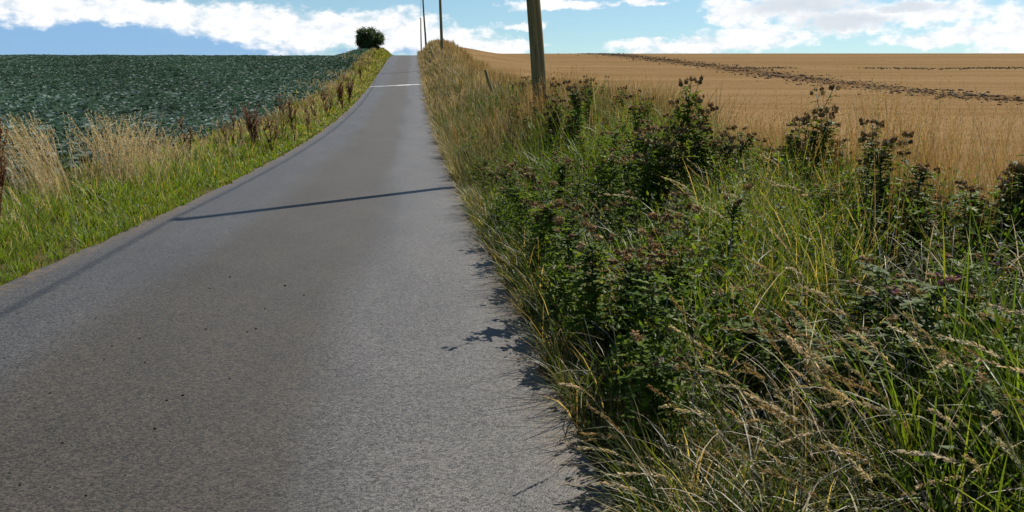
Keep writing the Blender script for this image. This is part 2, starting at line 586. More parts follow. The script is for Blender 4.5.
GREEN = [(0.055, 0.090, 0.012), (0.078, 0.116, 0.015), (0.040, 0.070, 0.011), (0.105, 0.125, 0.020)]
LUSH = [(0.074, 0.132, 0.014), (0.100, 0.155, 0.018), (0.138, 0.165, 0.026)]
HAY = [(0.36, 0.280, 0.140), (0.29, 0.215, 0.095), (0.46, 0.375, 0.215), (0.23, 0.155, 0.065)]
GOLD = [(0.36, 0.225, 0.080), (0.30, 0.180, 0.062), (0.42, 0.290, 0.130)]
BROWN = [(0.15, 0.092, 0.042), (0.20, 0.115, 0.048), (0.11, 0.072, 0.036)]


def dist(x, y):
    return np.hypot(x - CAM[0], y)


def patchy(x, y, s=1.0, o=0.0):
    return 0.5 + 0.28 * np.sin(x * 1.9 * s + y * 0.75 * s + o) + 0.22 * np.sin(y * 1.6 * s - x * 1.1 * s + 2 * o + 0.7) + 0.15 * np.sin(y * 0.37 * s + 3 * o)


def grass(name, n, side, t_of, ylim, length, pal, mat, label, lean=0.5, tip=(0.3, 1.2), seg=3, keep=None, soft=3.0, wmin=0.004, wpx=0.00055,
          bias=None, cat='grass', tuft=None):
    if tuft:
        n = n // tuft[0]
    y = log_y(n, ylim[0], ylim[1], soft)
    t = t_of(n, y)
    x = side * (HALF + t)
    if keep is not None:
        k = rng.random(n) < keep(x, y, t)
        x, y, t = x[k], y[k], t[k]
    if tuft:
        c = tuft[0]
        tone = np.repeat(rng.uniform(0.75, 1.25, len(x)), c)
        tall = np.repeat(rng.uniform(0.7, 1.25, len(x)), c)
        ox, oy = rng.normal(0, tuft[1], len(x) * c), rng.normal(0, tuft[1], len(x) * c)
        x, y, t = np.repeat(x, c) + ox, np.repeat(y, c) + oy, np.repeat(t, c)
        on_verge = side * x > HALF - 0.05
        x, y, t, ox, oy, tone, tall = (v[on_verge] for v in (x, y, t, ox, oy, tone, tall))
    n = len(x)
    d = dist(x, y)
    base = np.stack([x, y, ground(x, y) - 0.01], -1)
    L = length(x, y, t, n)
    w = np.maximum(wmin, wpx * d) * rng.uniform(0.7, 1.3, n)
    az = rng.uniform(0, 2 * math.pi, n)
    if tuft:
        az = np.arctan2(oy, ox) + rng.normal(0, 0.5, n)
        L = L * tall
    if bias is not None:
        az = np.where(rng.random(n) < bias[1], bias[0] + rng.normal(0, 0.7, n), az)
    p0 = np.abs(rng.normal(0, lean * 0.5, n))
    p1 = p0 + rng.uniform(tip[0], tip[1], n)
    c1 = pal(x, y, t, n)
    if tuft:
        c1 = c1 * tone[:, None]
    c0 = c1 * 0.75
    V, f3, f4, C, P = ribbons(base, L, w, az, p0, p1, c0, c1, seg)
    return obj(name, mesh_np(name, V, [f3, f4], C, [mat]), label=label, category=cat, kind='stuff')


def choose(a, b, n):
    """per-blade choice between two palettes; b wins where the mask says so"""
    def f(mask):
        m = rng.random(n) < mask
        return np.where(m[:, None], palette(b, n), palette(a, n))
    return f


# right verge ---------------------------------------------------------------------------------
def u(lo, hi):
    return lambda n, y: rng.uniform(lo, hi, n)


far_y = lambda y: smooth01(y, 14, 45)

grass('verge_grass', 90000, 1, u(0.0, 3.7), (-1.0, 150),
      lambda x, y, t, n: rng.uniform(0.18, 0.60, n) * (0.65 + 0.35 * smooth01(t, 0, 1.0)),
      lambda x, y, t, n: choose(GREEN, HAY, n)(np.clip(0.13 + 0.46 * far_y(y) + 0.2 * (1 - smooth01(t, 0, 0.7)), 0, 0.8)),
      M_GRASS, 'mixed green verge grass growing among the thistles right of the road', lean=0.8, tip=(0.4, 2.1), seg=4, soft=2.0, wmin=0.0075, tuft=(14, 0.045),
      keep=lambda x, y, t: 0.35 + 0.65 * patchy(x, y))
grass('lush_grass', 24000, 1, u(0.7, 3.4), (1.8, 16),
      lambda x, y, t, n: rng.uniform(0.35, 0.80, n), lambda x, y, t, n: palette(LUSH, n), M_GRASS,
      'bright green long grass in the gap between the nearer thistles', lean=0.45, tip=(0.2, 1.4), seg=5, wmin=0.011, tuft=(14, 0.05),
      keep=lambda x, y, t: smooth01(patchy(x, y, 0.8, 1.0), 0.40, 0.75))
grass('lush_patch', 12000, 1, u(0.9, 2.9), (4.4, 9.5),
      lambda x, y, t, n: rng.uniform(0.28, 0.62, n), lambda x, y, t, n: palette(LUSH + HAY[:1], n), M_GRASS,
      'brightest green grass patch low in the middle of the right verge', lean=0.5, tip=(0.2, 1.3), seg=4, wmin=0.010, tuft=(16, 0.05),
      keep=lambda x, y, t: smooth01(((x - CAM[0]) / y - math.tan(YAW)) * FPX, 150, 220) * smooth01(((x - CAM[0]) / y - math.tan(YAW)) * FPX, 400, 330))
grass('dry_edge_grass', 46000, 1, lambda n, y: np.abs(rng.normal(0.25, 0.32, n)), (-1.0, 150),
      lambda x, y, t, n: rng.uniform(0.18, 0.50, n) * (0.72 + 0.55 * smooth01(y, 7, 25)),
      lambda x, y, t, n: choose(HAY, BROWN[:1] + GREEN + BROWN[2:], n)(np.where(y < 14, 0.78, 0.35)),
      M_DRY, 'dry straw-coloured grass flopping over the right edge of the tarmac', lean=0.9, tip=(0.6, 2.0),
      keep=lambda x, y, t: 0.25 + 0.75 * patchy(x, y, 1.5, 0.5), bias=(math.pi * 0.95, 0.35), wmin=0.005, tuft=(22, 0.05), seg=4)
grass('edge_tufts', 15000, 1, u(0.05, 0.50), (1.5, 45), lambda x, y, t, n: rng.uniform(0.28, 0.60, n),
      lambda x, y, t, n: choose(GREEN, HAY, n)(np.where(y < 14, 0.22, 0.5)), M_GRASS,
      'thick green grass tufts along the right tarmac edge shading the road', lean=0.6, tip=(0.5, 1.9), seg=4, wmin=0.008, tuft=(40, 0.06),
      keep=lambda x, y, t: 0.15 + 0.85 * smooth01(patchy(x, y, 1.6, 5.0), 0.4, 0.75))
grass('tall_dry_grass', 30000, 1, lambda n, y: rng.normal(3.3, 0.55, n), (4.5, 150),
      lambda x, y, t, n: rng.uniform(0.35, 0.85, n) * (1 + 0.35 * smooth01(patchy(x, y, 0.9, 2.2), 0.55, 0.85)),
      lambda x, y, t, n: choose(GOLD, GREEN, n)(np.where(y < 30, 0.14, 0.06)), M_DRY,
      'tall golden dry grass along the edge of the stubble field', lean=0.25, tip=(0.05, 0.5), tuft=(15, 0.06),
      keep=lambda x, y, t: 0.25 + 0.75 * smooth01(patchy(x, y, 0.9, 2.2), 0.3, 0.8))
grass('dry_bank_grass', 42000, 1, u(0.1, 4.2), (14, 175),
      lambda x, y, t, n: rng.uniform(0.4, 0.95, n),
      lambda x, y, t, n: choose(HAY, GREEN, n)(np.clip(0.55 - 0.40 * far_y(y - 18) + 0.5 * (patchy(x, y, 0.35, 4) - 0.5), 0.05, 0.8)), M_DRY,
      'olive and straw tall grass covering the far bank below the poles', lean=0.45, tip=(0.2, 1.0), wpx=0.0007, tuft=(14, 0.10))

# left verge ----------------------------------------------------------------------------------
grass('verge_grass', 78000, -1, lambda n, y: np.abs(rng.normal(0.0, 1.05, n)), (4.5, 165),
      lambda x, y, t, n: rng.uniform(0.08, 0.32, n) * (0.5 + 1.0 * smooth01(t, 0, 1.2)),
      lambda x, y, t, n: choose([(0.13, 0.20, 0.022), (0.105, 0.185, 0.02), (0.175, 0.215, 0.032)], HAY, n)(0.08 + 0.25 * far_y(y)), M_GRASS,
      'short bright green grass beside the left edge of the road', lean=0.7, tip=(0.3, 1.3),
      keep=lambda x, y, t: 0.5 + 0.5 * patchy(x, y, 1.3, 0.2), wpx=0.0009, tuft=(16, 0.05))
grass('dry_grass', 40000, -1, lambda n, y: rng.normal(1.85, 0.40, n), (5.0, 165),
      lambda x, y, t, n: rng.uniform(0.18, 0.46, n) * (0.48 + 0.52 * smooth01(y, 14, 30)) * (0.7 + 0.5 * smooth01(patchy(x, y, 0.9, 3.0), 0.4, 0.8)),
      lambda x, y, t, n: choose(HAY, GREEN, n)(np.clip(0.58 - 0.6 * (patchy(x, y, 0.5, 1) - 0.5) - 0.25 * far_y(y), 0.1, 0.9)), M_DRY,
      'straw-coloured long grass along the top of the left verge beside the crop', lean=0.45, tip=(0.1, 0.9),
      keep=lambda x, y, t: 0.12 + 0.88 * smooth01(patchy(x, y, 0.9, 3.0), 0.35, 0.75), tuft=(20, 0.07))


def stem_clump(name, cx, d, n, spread, h, label, pal=HAY, mat=M_DRY, heads=True, drop=(0.1, 0.6), cat='grass', lean=0.25, bias=None, px=True, w=0.005, spike=0.012, ns=22, tight=1.0):
    """a tuft of upright flowering grass stems with narrow seed plumes"""
    x0, y0, _ = at(cx, d) if px else (cx, d, 0)
    x = x0 + rng.normal(0, spread, n)
    y = y0 + rng.normal(0, spread * 1.5, n)
    off = np.abs(x) > HALF + 0.05
    x, y = x[off], y[off]
    n = len(x)
    base = np.stack([x, y, ground(x, y) - 0.01], -1)
    L = h * rng.uniform(0.55, 1.05, n)
    az = rng.uniform(0, 2 * math.pi, n) if bias is None else bias + rng.normal(0, 0.6, n)
    p0 = np.abs(rng.normal(0, lean * 0.5, n))
    p1 = p0 + rng.uniform(drop[0], drop[1], n)
    c = palette(pal, n)
    dd = dist(x, y)
    ww = np.maximum(w * 0.5, 0.0004 * dd)
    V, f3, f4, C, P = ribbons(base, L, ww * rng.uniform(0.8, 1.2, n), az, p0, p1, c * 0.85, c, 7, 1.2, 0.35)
    ok = np.abs(P[:, -1, 0]) > HALF - 0.25
    if not ok.all():
        V, f3, f4, C, P = ribbons(base[ok], L[ok], ww[ok], az[ok], p0[ok], p1[ok], c[ok] * 0.85, c[ok], 7, 1.2, 0.35)
        c, dd = c[ok], dd[ok]
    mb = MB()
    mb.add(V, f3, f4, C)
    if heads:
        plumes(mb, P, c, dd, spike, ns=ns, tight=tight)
    return x, y, mb


def plumes(mb, P, c, dd, spike=0.012, frac=2, ns=22, tight=1.0):
    """spikelets along the last stretch of every stem"""
    n = len(P)
    seg = P.shape[1] - 1
    s = seg - frac + rng.random((n, ns)) ** 0.85 * frac * 0.999
    i = s.astype(int)
    fr = (s - i)[..., None]
    r = np.arange(n)[:, None]
    A = P[r, i] * (1 - fr) + P[r, i + 1] * fr
    T = P[r, i + 1] - P[r, i]
    T /= np.linalg.norm(T, axis=-1, keepdims=True) + 1e-9
    rd = rng.normal(0, 1, (n, ns, 3))
    rd -= (rd * T).sum(-1, keepdims=True) * T
    rd /= np.linalg.norm(rd, axis=-1, keepdims=True) + 1e-9
    tipf = 1 - 0.7 * ((s - (seg - frac)) / frac)[..., None]
    ln = spike * rng.uniform(0.8, 1.5, (n, ns, 1))
    D = T * 0.9 + rd * 0.55 * tight
    sd = np.cross(D, rng.normal(0, 1, (n, ns, 3)))
    sd /= np.linalg.norm(sd, axis=-1, keepdims=True) + 1e-9
    wd = np.maximum(spike * 0.22, 0.00035 * dd)[:, None, None]
    B = A + rd * spike * 0.15 * tipf
    V = np.stack([B, B + D * ln * 0.5 + sd * wd, B + D * ln, B + D * ln * 0.5 - sd * wd], 2).reshape(-1, 3)
    q = np.arange(n * ns)[:, None] * 4 + np.arange(4)[None, :]
    C = np.repeat(np.repeat(c[:, None, :] * rng.uniform(0.85, 1.35, (n, ns, 1)), 4, 1).reshape(n, ns, 4, 3).reshape(-1, 3)[None], 1, 0)[0]
    mb.add(V, (), q, np.clip(C, 0, 0.75))


# flowering straws over the left verge, in tufts
mb_all = MB()
for (cx, d, n, sp, h) in [(48, 12.6, 210, 0.16, 1.25), (30, 12.0, 60, 0.25, 0.7), (84, 13.4, 30, 0.3, 0.5), (124, 14.5, 260, 0.27, 1.25), (150, 16, 120, 0.35, 0.9),
                          (100, 13.5, 30, 0.5, 0.75), (178, 17.5, 50, 0.5, 0.6), (20, 10.0, 24, 0.3, 0.5), (200, 20.0, 80, 0.5, 0.75), (262, 27, 80, 0.6, 0.7), (300, 36, 90, 0.7, 0.8),
                          (318, 46, 90, 0.9, 0.8), (335, 60, 90, 1.1, 0.9), (350, 76, 80, 1.3, 0.9), (368, 100, 80, 1.5, 0.9), (5, 11.5, 40, 0.3, 0.9)]:
    _, _, m_ = stem_clump('', cx, d, n, sp, h, '', drop=(0.15, 0.7), lean=0.35, pal=[(0.50, 0.40, 0.22), (0.42, 0.31, 0.15), (0.56, 0.47, 0.30)], bias=math.pi * 1.0 if cx < 100 else None, spike=0.018)
    mb_all.add(np.concatenate(m_.v), np.concatenate(m_.f3), np.concatenate(m_.f4), np.concatenate(m_.c))
obj('flowering_grass', mb_all.mesh('flowering_grass', M_DRY), label='pale feathery tufts of tall dry grass leaning before the blue-green crop', category='grass', kind='stuff')

# tall thin straws against the stubble field on the right
mb_all = MB()
for (cx, d, n, sp, h) in [(872, 7.6, 170, 0.26, 1.20), (908, 7.4, 150, 0.28, 1.05), (858, 8.4, 60, 0.4, 0.9), (940, 7.2, 60, 0.4, 0.85), (770, 9.5, 40, 0.5, 0.8), (720, 11, 50, 0.6, 0.75),
                          (1010, 7.0, 40, 0.4, 0.8), (980, 8.5, 40, 0.5, 0.8), (640, 14, 60, 0.8, 0.8), (600, 17, 60, 0.8, 0.8), 
                          (830, 8.0, 10, 0.5, 1.2), (565, 19, 160, 0.9, 1.0), (530, 19, 160, 0.9, 1.05), (545, 17.0, 160, 0.35, 1.15), (520, 17.3, 120, 0.5, 1.0), (510, 22, 150, 0.8, 0.9)]:
    _, _, m_ = stem_clump('', cx, d, n, sp, h, '', pal=GOLD, drop=(0.05, 0.35), lean=0.14, spike=0.012, w=0.004)
    mb_all.add(np.concatenate(m_.v), np.concatenate(m_.f3), np.concatenate(m_.f4), np.concatenate(m_.c))
for (cx, d, n, sp, h) in [(868, 7.5, 26, 0.16, 1.30), (895, 7.2, 16, 0.24, 1.22), (1000, 6.8, 8, 0.2, 1.1)]:
    _, _, m_ = stem_clump('', cx, d, n, sp, h, '', pal=HAY[:3], drop=(0.02, 0.25), lean=0.10, spike=0.014, w=0.010)
    mb_all.add(np.concatenate(m_.v), np.concatenate(m_.f3), np.concatenate(m_.f4), np.concatenate(m_.c))
obj('flowering_grass', mb_all.mesh('flowering_grass', M_DRY), label='upright thin golden grass stems standing against the stubble field', category='grass', kind='stuff')

# nodding hay in the right foreground, hanging towards the road
mb_all = MB()
for k in range(30):
    d = random.uniform(1.8, 3.7) if k < 18 else random.uniform(4.2, 9.0)
    x0 = HALF + (random.uniform(0.35, 1.5) if k < 18 else random.uniform(0.35, 2.4))
    _, _, m_ = stem_clump('', x0, d, 8 if k < 18 else 4, 0.22, random.uniform(0.60, 0.95), '', pal=HAY + [(0.50, 0.42, 0.28)], drop=(0.7, 1.6), lean=0.7, bias=math.pi * random.uniform(0.85, 1.15), px=False, w=0.005, spike=0.014, ns=70, tight=0.7)
    mb_all.add(np.concatenate(m_.v), np.concatenate(m_.f3), np.concatenate(m_.f4), np.concatenate(m_.c))
obj('nodding_grass', mb_all.mesh('nodding_grass', M_DRY), label='bent tan grass stems with drooping seed heads in the right foreground', category='grass', kind='stuff')

grass('dead_blades', 2600, 1, u(0.2, 3.2), (1.5, 14), lambda x, y, t, n: rng.uniform(0.35, 0.75, n),
      lambda x, y, t, n: palette([(0.52, 0.46, 0.36), (0.44, 0.36, 0.24), (0.58, 0.54, 0.45)], n), M_DRY,
      'scattered bleached dead grass blades bent over in the right verge', lean=0.9, tip=(0.6, 2.0), seg=6, wmin=0.008)

# ------------------------------------------------------------------ thistles
def lobed_leaf(mb, p, dirv, upv, ln, wd, col, droop=0.5, n=5):
    """long wavy leaf with jagged, spiny lobes and a folded midrib"""
    dirv = np.asarray(dirv, float)
    dirv /= np.linalg.norm(dirv)
    side = np.cross(dirv, upv)
    side /= np.linalg.norm(side) + 1e-9
    upn = np.cross(side, dirv)
    V, c = [], []
    pos = np.array(p, float)
    ang = 0.0
    m = 2 * n
    for i in range(m + 1):
        t = i / m
        a = droop * t * 1.6
        dd = dirv * math.cos(a) - upn * math.sin(a)
        nn = dirv * math.sin(a) + upn * math.cos(a)
        if i:
            pos = pos + dd * ln / m
        env = math.sin(math.pi * min(1, t * 0.93 + 0.07)) ** 0.7
        ww = wd * env * (1.0 if i % 2 else 0.42) * random.uniform(0.85, 1.15)
        lift = nn * ww * (0.55 if i % 2 else 0.25)
        sw = dd * (0.5 * ww if i % 2 else 0)
        V += [pos + side * ww + lift + sw, pos, pos - side * ww + lift + sw]
    f4 = []
    for i in range(m):
        b = i * 3
        f4 += [(b, b + 1, b + 4, b + 3), (b + 1, b + 2, b + 5, b + 4)]
    cc = np.array(col) * random.uniform(0.8, 1.2)
    mb.add(V, (), f4, cc)


def seed_head(mb, p, axis, r, col, tuft):
    """urn-shaped thistle head with scaly cup and dry tuft"""
    axis = np.asarray(axis, float)
    axis /= np.linalg.norm(axis)
    a = np.cross(axis, (0.3, 0.9, 0.2))
    a /= np.linalg.norm(a)
    b = np.cross(axis, a)
    prof_ = [(0.0, 0.35), (0.5, 0.95), (1.2, 1.0), (1.9, 0.62)]
    S = 7
    V, f4 = [], []
    for j, (h, rr) in enumerate(prof_):
        for k in range(S):
            th = (k + 0.5 * (j % 2)) / S * 2 * math.pi
            q = r * rr * (1.12 if (j + k) % 2 else 0.92)
            V.append(np.asarray(p) + axis * h * r + (a * math.cos(th) + b * math.sin(th)) * q)
    for j in range(3):
        for k in range(S):
            f4.append((j * S + k, j * S + (k + 1) % S, (j + 1) * S + (k + 1) % S, (j + 1) * S + k))
    mb.add(V, (), f4, np.array(col) * random.uniform(0.75, 1.25))
    V, f3 = [], []
    for k in range(12):
        th = random.uniform(0, 2 * math.pi)
        o = a * math.cos(th) + b * math.sin(th)
        s = np.cross(axis, o)
        base = np.asarray(p) + axis * 1.6 * r + o * r * 0.35
        tip = base + (axis * random.uniform(0.8, 1.5) + o * random.uniform(0.3, 1.1)) * r
        i = len(V)
        V += [base - s * r * 0.28, base + s * r * 0.28, tip]
        f3.append((i, i + 1, i + 2))
    mb.add(V, f3, (), np.array(tuft) * random.uniform(0.8, 1.2))


TH_GREEN = [(0.048, 0.096, 0.014), (0.070, 0.126, 0.017), (0.034, 0.072, 0.014), (0.098, 0.150, 0.022)]
HEAD_BR = [(0.20, 0.138, 0.060), (0.27, 0.19, 0.088), (0.13, 0.090, 0.042), (0.36, 0.265, 0.135)]
TUFT = [(0.28, 0.20, 0.10), (0.42, 0.32, 0.19), (0.20, 0.135, 0.065), (0.12, 0.05, 0.10)]


def make_thistle(h=1.0, heads=26, leafy=1.0, single=False, purple=False, hr=0.0165):
    """returns meshes for one plant: stem, leaves, heads (or one mesh for each head)"""
    st, lf = MB(), MB()
    hd = [] if single else [MB()]
    lean = random.uniform(0.0, 0.14)
    la = random.uniform(0, 6.28)
    n = 9
    pts = np.array([[math.cos(la) * lean * h * (i / n) ** 1.6 + random.gauss(0, 0.006), math.sin(la) * lean * h * (i / n) ** 1.6 + random.gauss(0, 0.006), h * 0.9 * i / n] for i in range(n + 1)])
    pts[0, 2] = -0.03
    st.tube(pts, np.linspace(0.0065, 0.003, n + 1), 5, (0.06, 0.075, 0.03))

    def on(t):
        s = t * n
        i = min(int(s), n - 1)
        return pts[i] + (pts[i + 1] - pts[i]) * (s - i)
    g = 2.4
    a = random.uniform(0, 6.28)
    k = int(46 * leafy)
    for i in range(k):
        t = 0.06 + 0.86 * (i + random.random()) / k
        a += g
        ln = (0.19 - 0.085 * t) * random.uniform(0.75, 1.25)
        el = random.uniform(0.15, 0.75)
        lobed_leaf(lf, on(t), (math.cos(a) * math.cos(el), math.sin(a) * math.cos(el), math.sin(el)), (0, 0, 1), ln, ln * 0.21, random.choice(TH_GREEN) if t > 0.16 else (0.16, 0.12, 0.055), random.uniform(0.2, 0.9), 4)

    def put_head(p, ax):
        m = hd[0] if not single else MB()
        tf = random.choice(TUFT[:3])
        if purple and random.random() < 0.25:
            tf = (0.17, 0.06, 0.15)
        seed_head(m, p, ax, hr * random.uniform(0.8, 1.2), random.choice(HEAD_BR), tf)
        if single:
            hd.append(m)
    nb = max(3, heads // 4)
    for b in range(nb):
        t = random.uniform(0.52, 0.97)
        a += g + random.uniform(-0.4, 0.4)
        p0 = on(t)
        ln = h * random.uniform(0.10, 0.25) * (1.35 - 0.5 * t)
        el = random.uniform(0.75, 1.25)
        d = np.array([math.cos(a) * math.cos(el), math.sin(a) * math.cos(el), math.sin(el)])
        bp = np.array([p0, p0 + d * ln * 0.5 + np.array([0, 0, ln * 0.06]), p0 + d * ln + np.array([0, 0, ln * 0.22])])
        st.tube(bp, [0.0034, 0.0027, 0.0020], 4, (0.065, 0.075, 0.032))
        for i in range(int(8 * leafy) + 1):
            s = random.uniform(0.1, 0.8)
            q = bp[0] + (bp[2] - bp[0]) * s
            al = random.uniform(0, 6.28)
            l2 = random.uniform(0.05, 0.10)
            lobed_leaf(lf, q, (math.cos(al) * 0.8, math.sin(al) * 0.8, 0.5), (0, 0, 1), l2, l2 * 0.2, random.choice(TH_GREEN), random.uniform(0.2, 0.8), 3)
        for i in range(max(1, round(heads / nb + random.uniform(-1, 1)))):
            al = random.uniform(0, 6.28)
            e = bp[2] + np.array([math.cos(al), math.sin(al), random.uniform(-0.6, 0.9)]) * random.uniform(0.012, 0.045)
            st.tube(np.array([bp[2] - d * 0.02, e]), [0.0018, 0.0014], 3, (0.08, 0.075, 0.035))
            put_head(e, (math.cos(al) * 0.5, math.sin(al) * 0.5, 1.0))
    return (st.mesh('thistle_stem', M_STEM), lf.mesh('thistle_leaves', M_LEAF), [m.mesh('thistle_seed_head', M_HEAD) for m in hd])


TH_VAR = [make_thistle(1.0, random.choice((18, 22, 26, 32)), random.uniform(0.9, 1.5)) for _ in range(9)]
TH_FEW = [make_thistle(1.0, random.choice((4, 6, 8)), random.uniform(1.1, 1.6)) for _ in range(6)]
th_count = 0


def thistle(x, y, h, label, var=None, single=False, group='brown-headed thistles crowding the right verge', tilt=None, purple=False, heads=30, scale_xy=None, few=False):
    global th_count
    th_count += 1
    meshes = make_thistle(1.0, heads, 1.2, True, purple, 0.0175) if single else (TH_FEW[th_count % 6] if few else TH_VAR[th_count % len(TH_VAR) if var is None else var])
    z = float(ground(x, y))
    e = empty('thistle', (x, y, z), random.uniform(0, 6.28))
    s = h
    sx = scale_xy or random.uniform(0.9, 1.2) * (h ** 0.5)
    e.scale = (sx, sx, s)
    e.rotation_euler.x = random.gauss(0, 0.06) if tilt is None else tilt
    tag(e, label, 'thistle', group)
    obj('stem', meshes[0], e)
    obj('foliage', meshes[1], e, kind='stuff')
    if single:
        for m in meshes[2]:
            obj('seed_head', m, e)
    else:
        obj('seed_heads', meshes[2][0], e, kind='stuff')
    return e


def thistle_px(px, row, d, label, mates=4, short='', **kw):
    x, y, z = at(px, d)
    h = max(0.35, row_height(row, d) - z) * 1.06
    kw.setdefault('scale_xy', 1.15)
    for k in range(mates):                      # lower neighbours that make it a clump
        thistle(x + random.gauss(0, 0.13), y + random.gauss(0, 0.16), h * random.uniform(0.55, 0.86), 'one of the alike lower stems clumped around the ' + short, few=k % 2 == 0,
                group='lower stems around the ' + short)
    return thistle(x, y, h, label, **kw)


# the ones that stand out, each with its own look and place
thistle_px(690, 92, 8.6, 'tallest thistle, a dark cluster of seed heads against the stubble midway along the verge', var=0, short='tallest dark-headed thistle')
thistle_px(704, 104, 8.9, 'slightly shorter thistle touching the right side of the tallest one', var=1, short='thistle touching the tallest one')
thistle_px(738, 128, 8.4, 'short thistle with drooping heads just right of the tallest thistle', var=2, short='short drooping thistle right of the tallest')
thistle_px(792, 112, 8.4, 'slim upright thistle, left one of the pair standing before the open stubble', var=3, short='left thistle of the slim pair')
thistle_px(824, 102, 8.0, 'slim upright thistle, right and taller one of the pair before the stubble', var=4, short='right thistle of the slim pair')
thistle_px(883, 144, 5.9, 'thistle at the foot of the tall golden grass tuft on the right', var=5, short='thistle at the golden tuft foot')
thistle_px(912, 165, 5.6, 'bushy thistle immediately right of the golden grass tuft', var=6, short='bushy thistle right of the golden tuft')
thistle_px(992, 146, 4.9, 'broad thistle with spread heads near the right edge, against the stubble', var=7, short='broad thistle near the right edge')
thistle_px(1019, 158, 5.0, 'thistle cut by the right edge of the picture', var=8, short='thistle cut by the right edge')
thistle_px(830, 190, 6.3, 'small brown thistle below the pair of slim upright ones', var=0, short='small brown thistle below the slim pair')
thistle_px(925, 282, 3.6, 'nearest thistle with large round heads, one still purple, right foreground', single=True, purple=True, heads=13, mates=2, short='nearest purple-headed thistle')
thistle_px(885, 262, 3.9, 'low foreground thistle just left of the nearest purple-headed one', single=True, heads=7, short='low foreground thistle')
thistle_px(968, 262, 3.8, 'foreground thistle just right of the nearest purple-headed one', single=True, purple=True, heads=7, short='foreground thistle right of the purple-headed one')
thistle_px(662, 225, 5.2, 'thistle with a packed bunch of brown heads low in the middle of the verge', var=1, short='packed bunch of brown heads')
thistle_px(640, 240, 5.0, 'brown-headed thistle left of the packed bunch, near the road side', var=2, short='brown thistle left of the packed bunch')
thistle_px(690, 226, 5.4, 'thistle with loose brown heads right of the packed bunch', var=3, short='loose-headed thistle right of the packed bunch')
thistle_px(552, 92, 14.5, 'thistle in front of the foot of the leaning pole', var=4, short='thistle before the leaning pole foot')
thistle_px(575, 88, 13.5, 'thistle with dense brown crown just right of the leaning pole', var=5, short='dense-crowned thistle right of the pole')
thistle_px(640, 106, 10.2, 'thistle at the right end of the dense brown crowns beside the pole', var=6, short='end thistle of the brown crowns')
thistle(2.42, 6.2, 0.98, 'dark leafy thistle at the tarmac edge casting the largest ragged shadow', var=7)
thistle(2.52, 6.5, 0.85, 'second leafy thistle behind the one with the largest road shadow', var=8)
thistle(2.50, 4.55, 0.72, 'thistle by the tarmac edge near the bottom of the picture', var=1)
thistle(2.40, 8.3, 0.86, 'thistle at the tarmac edge beyond the largest road shadow', var=3)
thistle(2.38, 9.6, 0.80, 'thistle at the tarmac edge with a thin pointed shadow', var=4)
thistle(2.45, 11.2, 0.75, 'farther thistle at the tarmac edge, just before the pole shadow', var=5)
for (t_, y_, h_) in [(0.22, 3.5, 0.55), (0.28, 3.95, 0.75), (0.25, 4.9, 0.85), (0.30, 5.2, 0.6), (0.20, 5.75, 0.7), (0.26, 7.2, 0.86), (0.30, 7.45, 0.8), (0.26, 8.6, 0.85),
                   (0.24, 10.3, 0.8), (0.3, 12.4, 0.66), (0.26, 13.6, 0.7), (0.3, 15.2, 0.6), (0.25, 17.5, 0.7)]:
    thistle(HALF + t_, y_, h_, 'one of the low leafy thistles alike along the very edge of the right tarmac', group='low thistles along the right tarmac edge', scale_xy=1.1, few=True)
for (px_, row_, d_) in [(985, 330, 3.1), (1008, 300, 3.4), (955, 350, 3.0), (900, 330, 3.3), (850, 330, 3.5), (1000, 380, 2.8), (800, 300, 4.0), (760, 310, 4.2), (730, 280, 4.6), (860, 290, 4.0)]:
    x_, y_, z_ = at(px_, d_)
    thistle(x_, y_, max(0.3, row_height(row_, d_) - z_), 'one of the alike leafy headless thistles low in the right foreground', group='low leafy thistles in the right foreground', few=True, scale_xy=1.0)
# the rest of the thicket cannot be told apart
placed = 0
tries = 0
while placed < 120 and tries < 4000:
    tries += 1
    y = float(log_y(1, 3.0, 26, 4.0)[0])
    t = random.uniform(0.45, 3.0)
    x = HALF + t
    dens = float(patchy(np.array(x), np.array(y), 0.8, 4.2))
    zc = y
    pxc = 512 + FPX * ((x - CAM[0]) - zc * math.tan(YAW)) / zc
    want = 0.9 * smooth01(dens, 0.25, 0.6) * (1.0 if pxc < 715 else 0.13)
    if y < 5.2 and pxc > 700:
        want *= 0.5
    if t < 1.1:
        want *= 0.5
    if y < 7.5:
        want *= 0.45
    if random.random() > want:
        continue
    if y > 14:
        lab, grp = 'one of the alike far thistles in the thicket around the pole foot', 'far thistles around the pole foot'
    elif pxc >= 715:
        lab, grp = 'one of the alike thistles scattered to the right of the tallest one', 'scattered thistles right of the tallest'
    elif y > 7.5:
        lab, grp = 'one of the alike thistles between the tarmac edge and the tallest thistle', 'middle thistles of the thicket'
    else:
        lab, grp = 'one of the alike nearer leafy thistles at the road side of the green grass gap', 'nearer thistles of the thicket'
    hmax = min(1.05, 1.35 - float(ground(x, y)) + 0.012 * y) if y < 12 else 0.95
    thistle(x, y, max(0.45, random.uniform(0.55, 1.0) * hmax * (0.75 + 0.25 * smooth01(t, 0.6, 1.6))), lab, few=placed % 3 > 0, group=grp)
    placed += 1

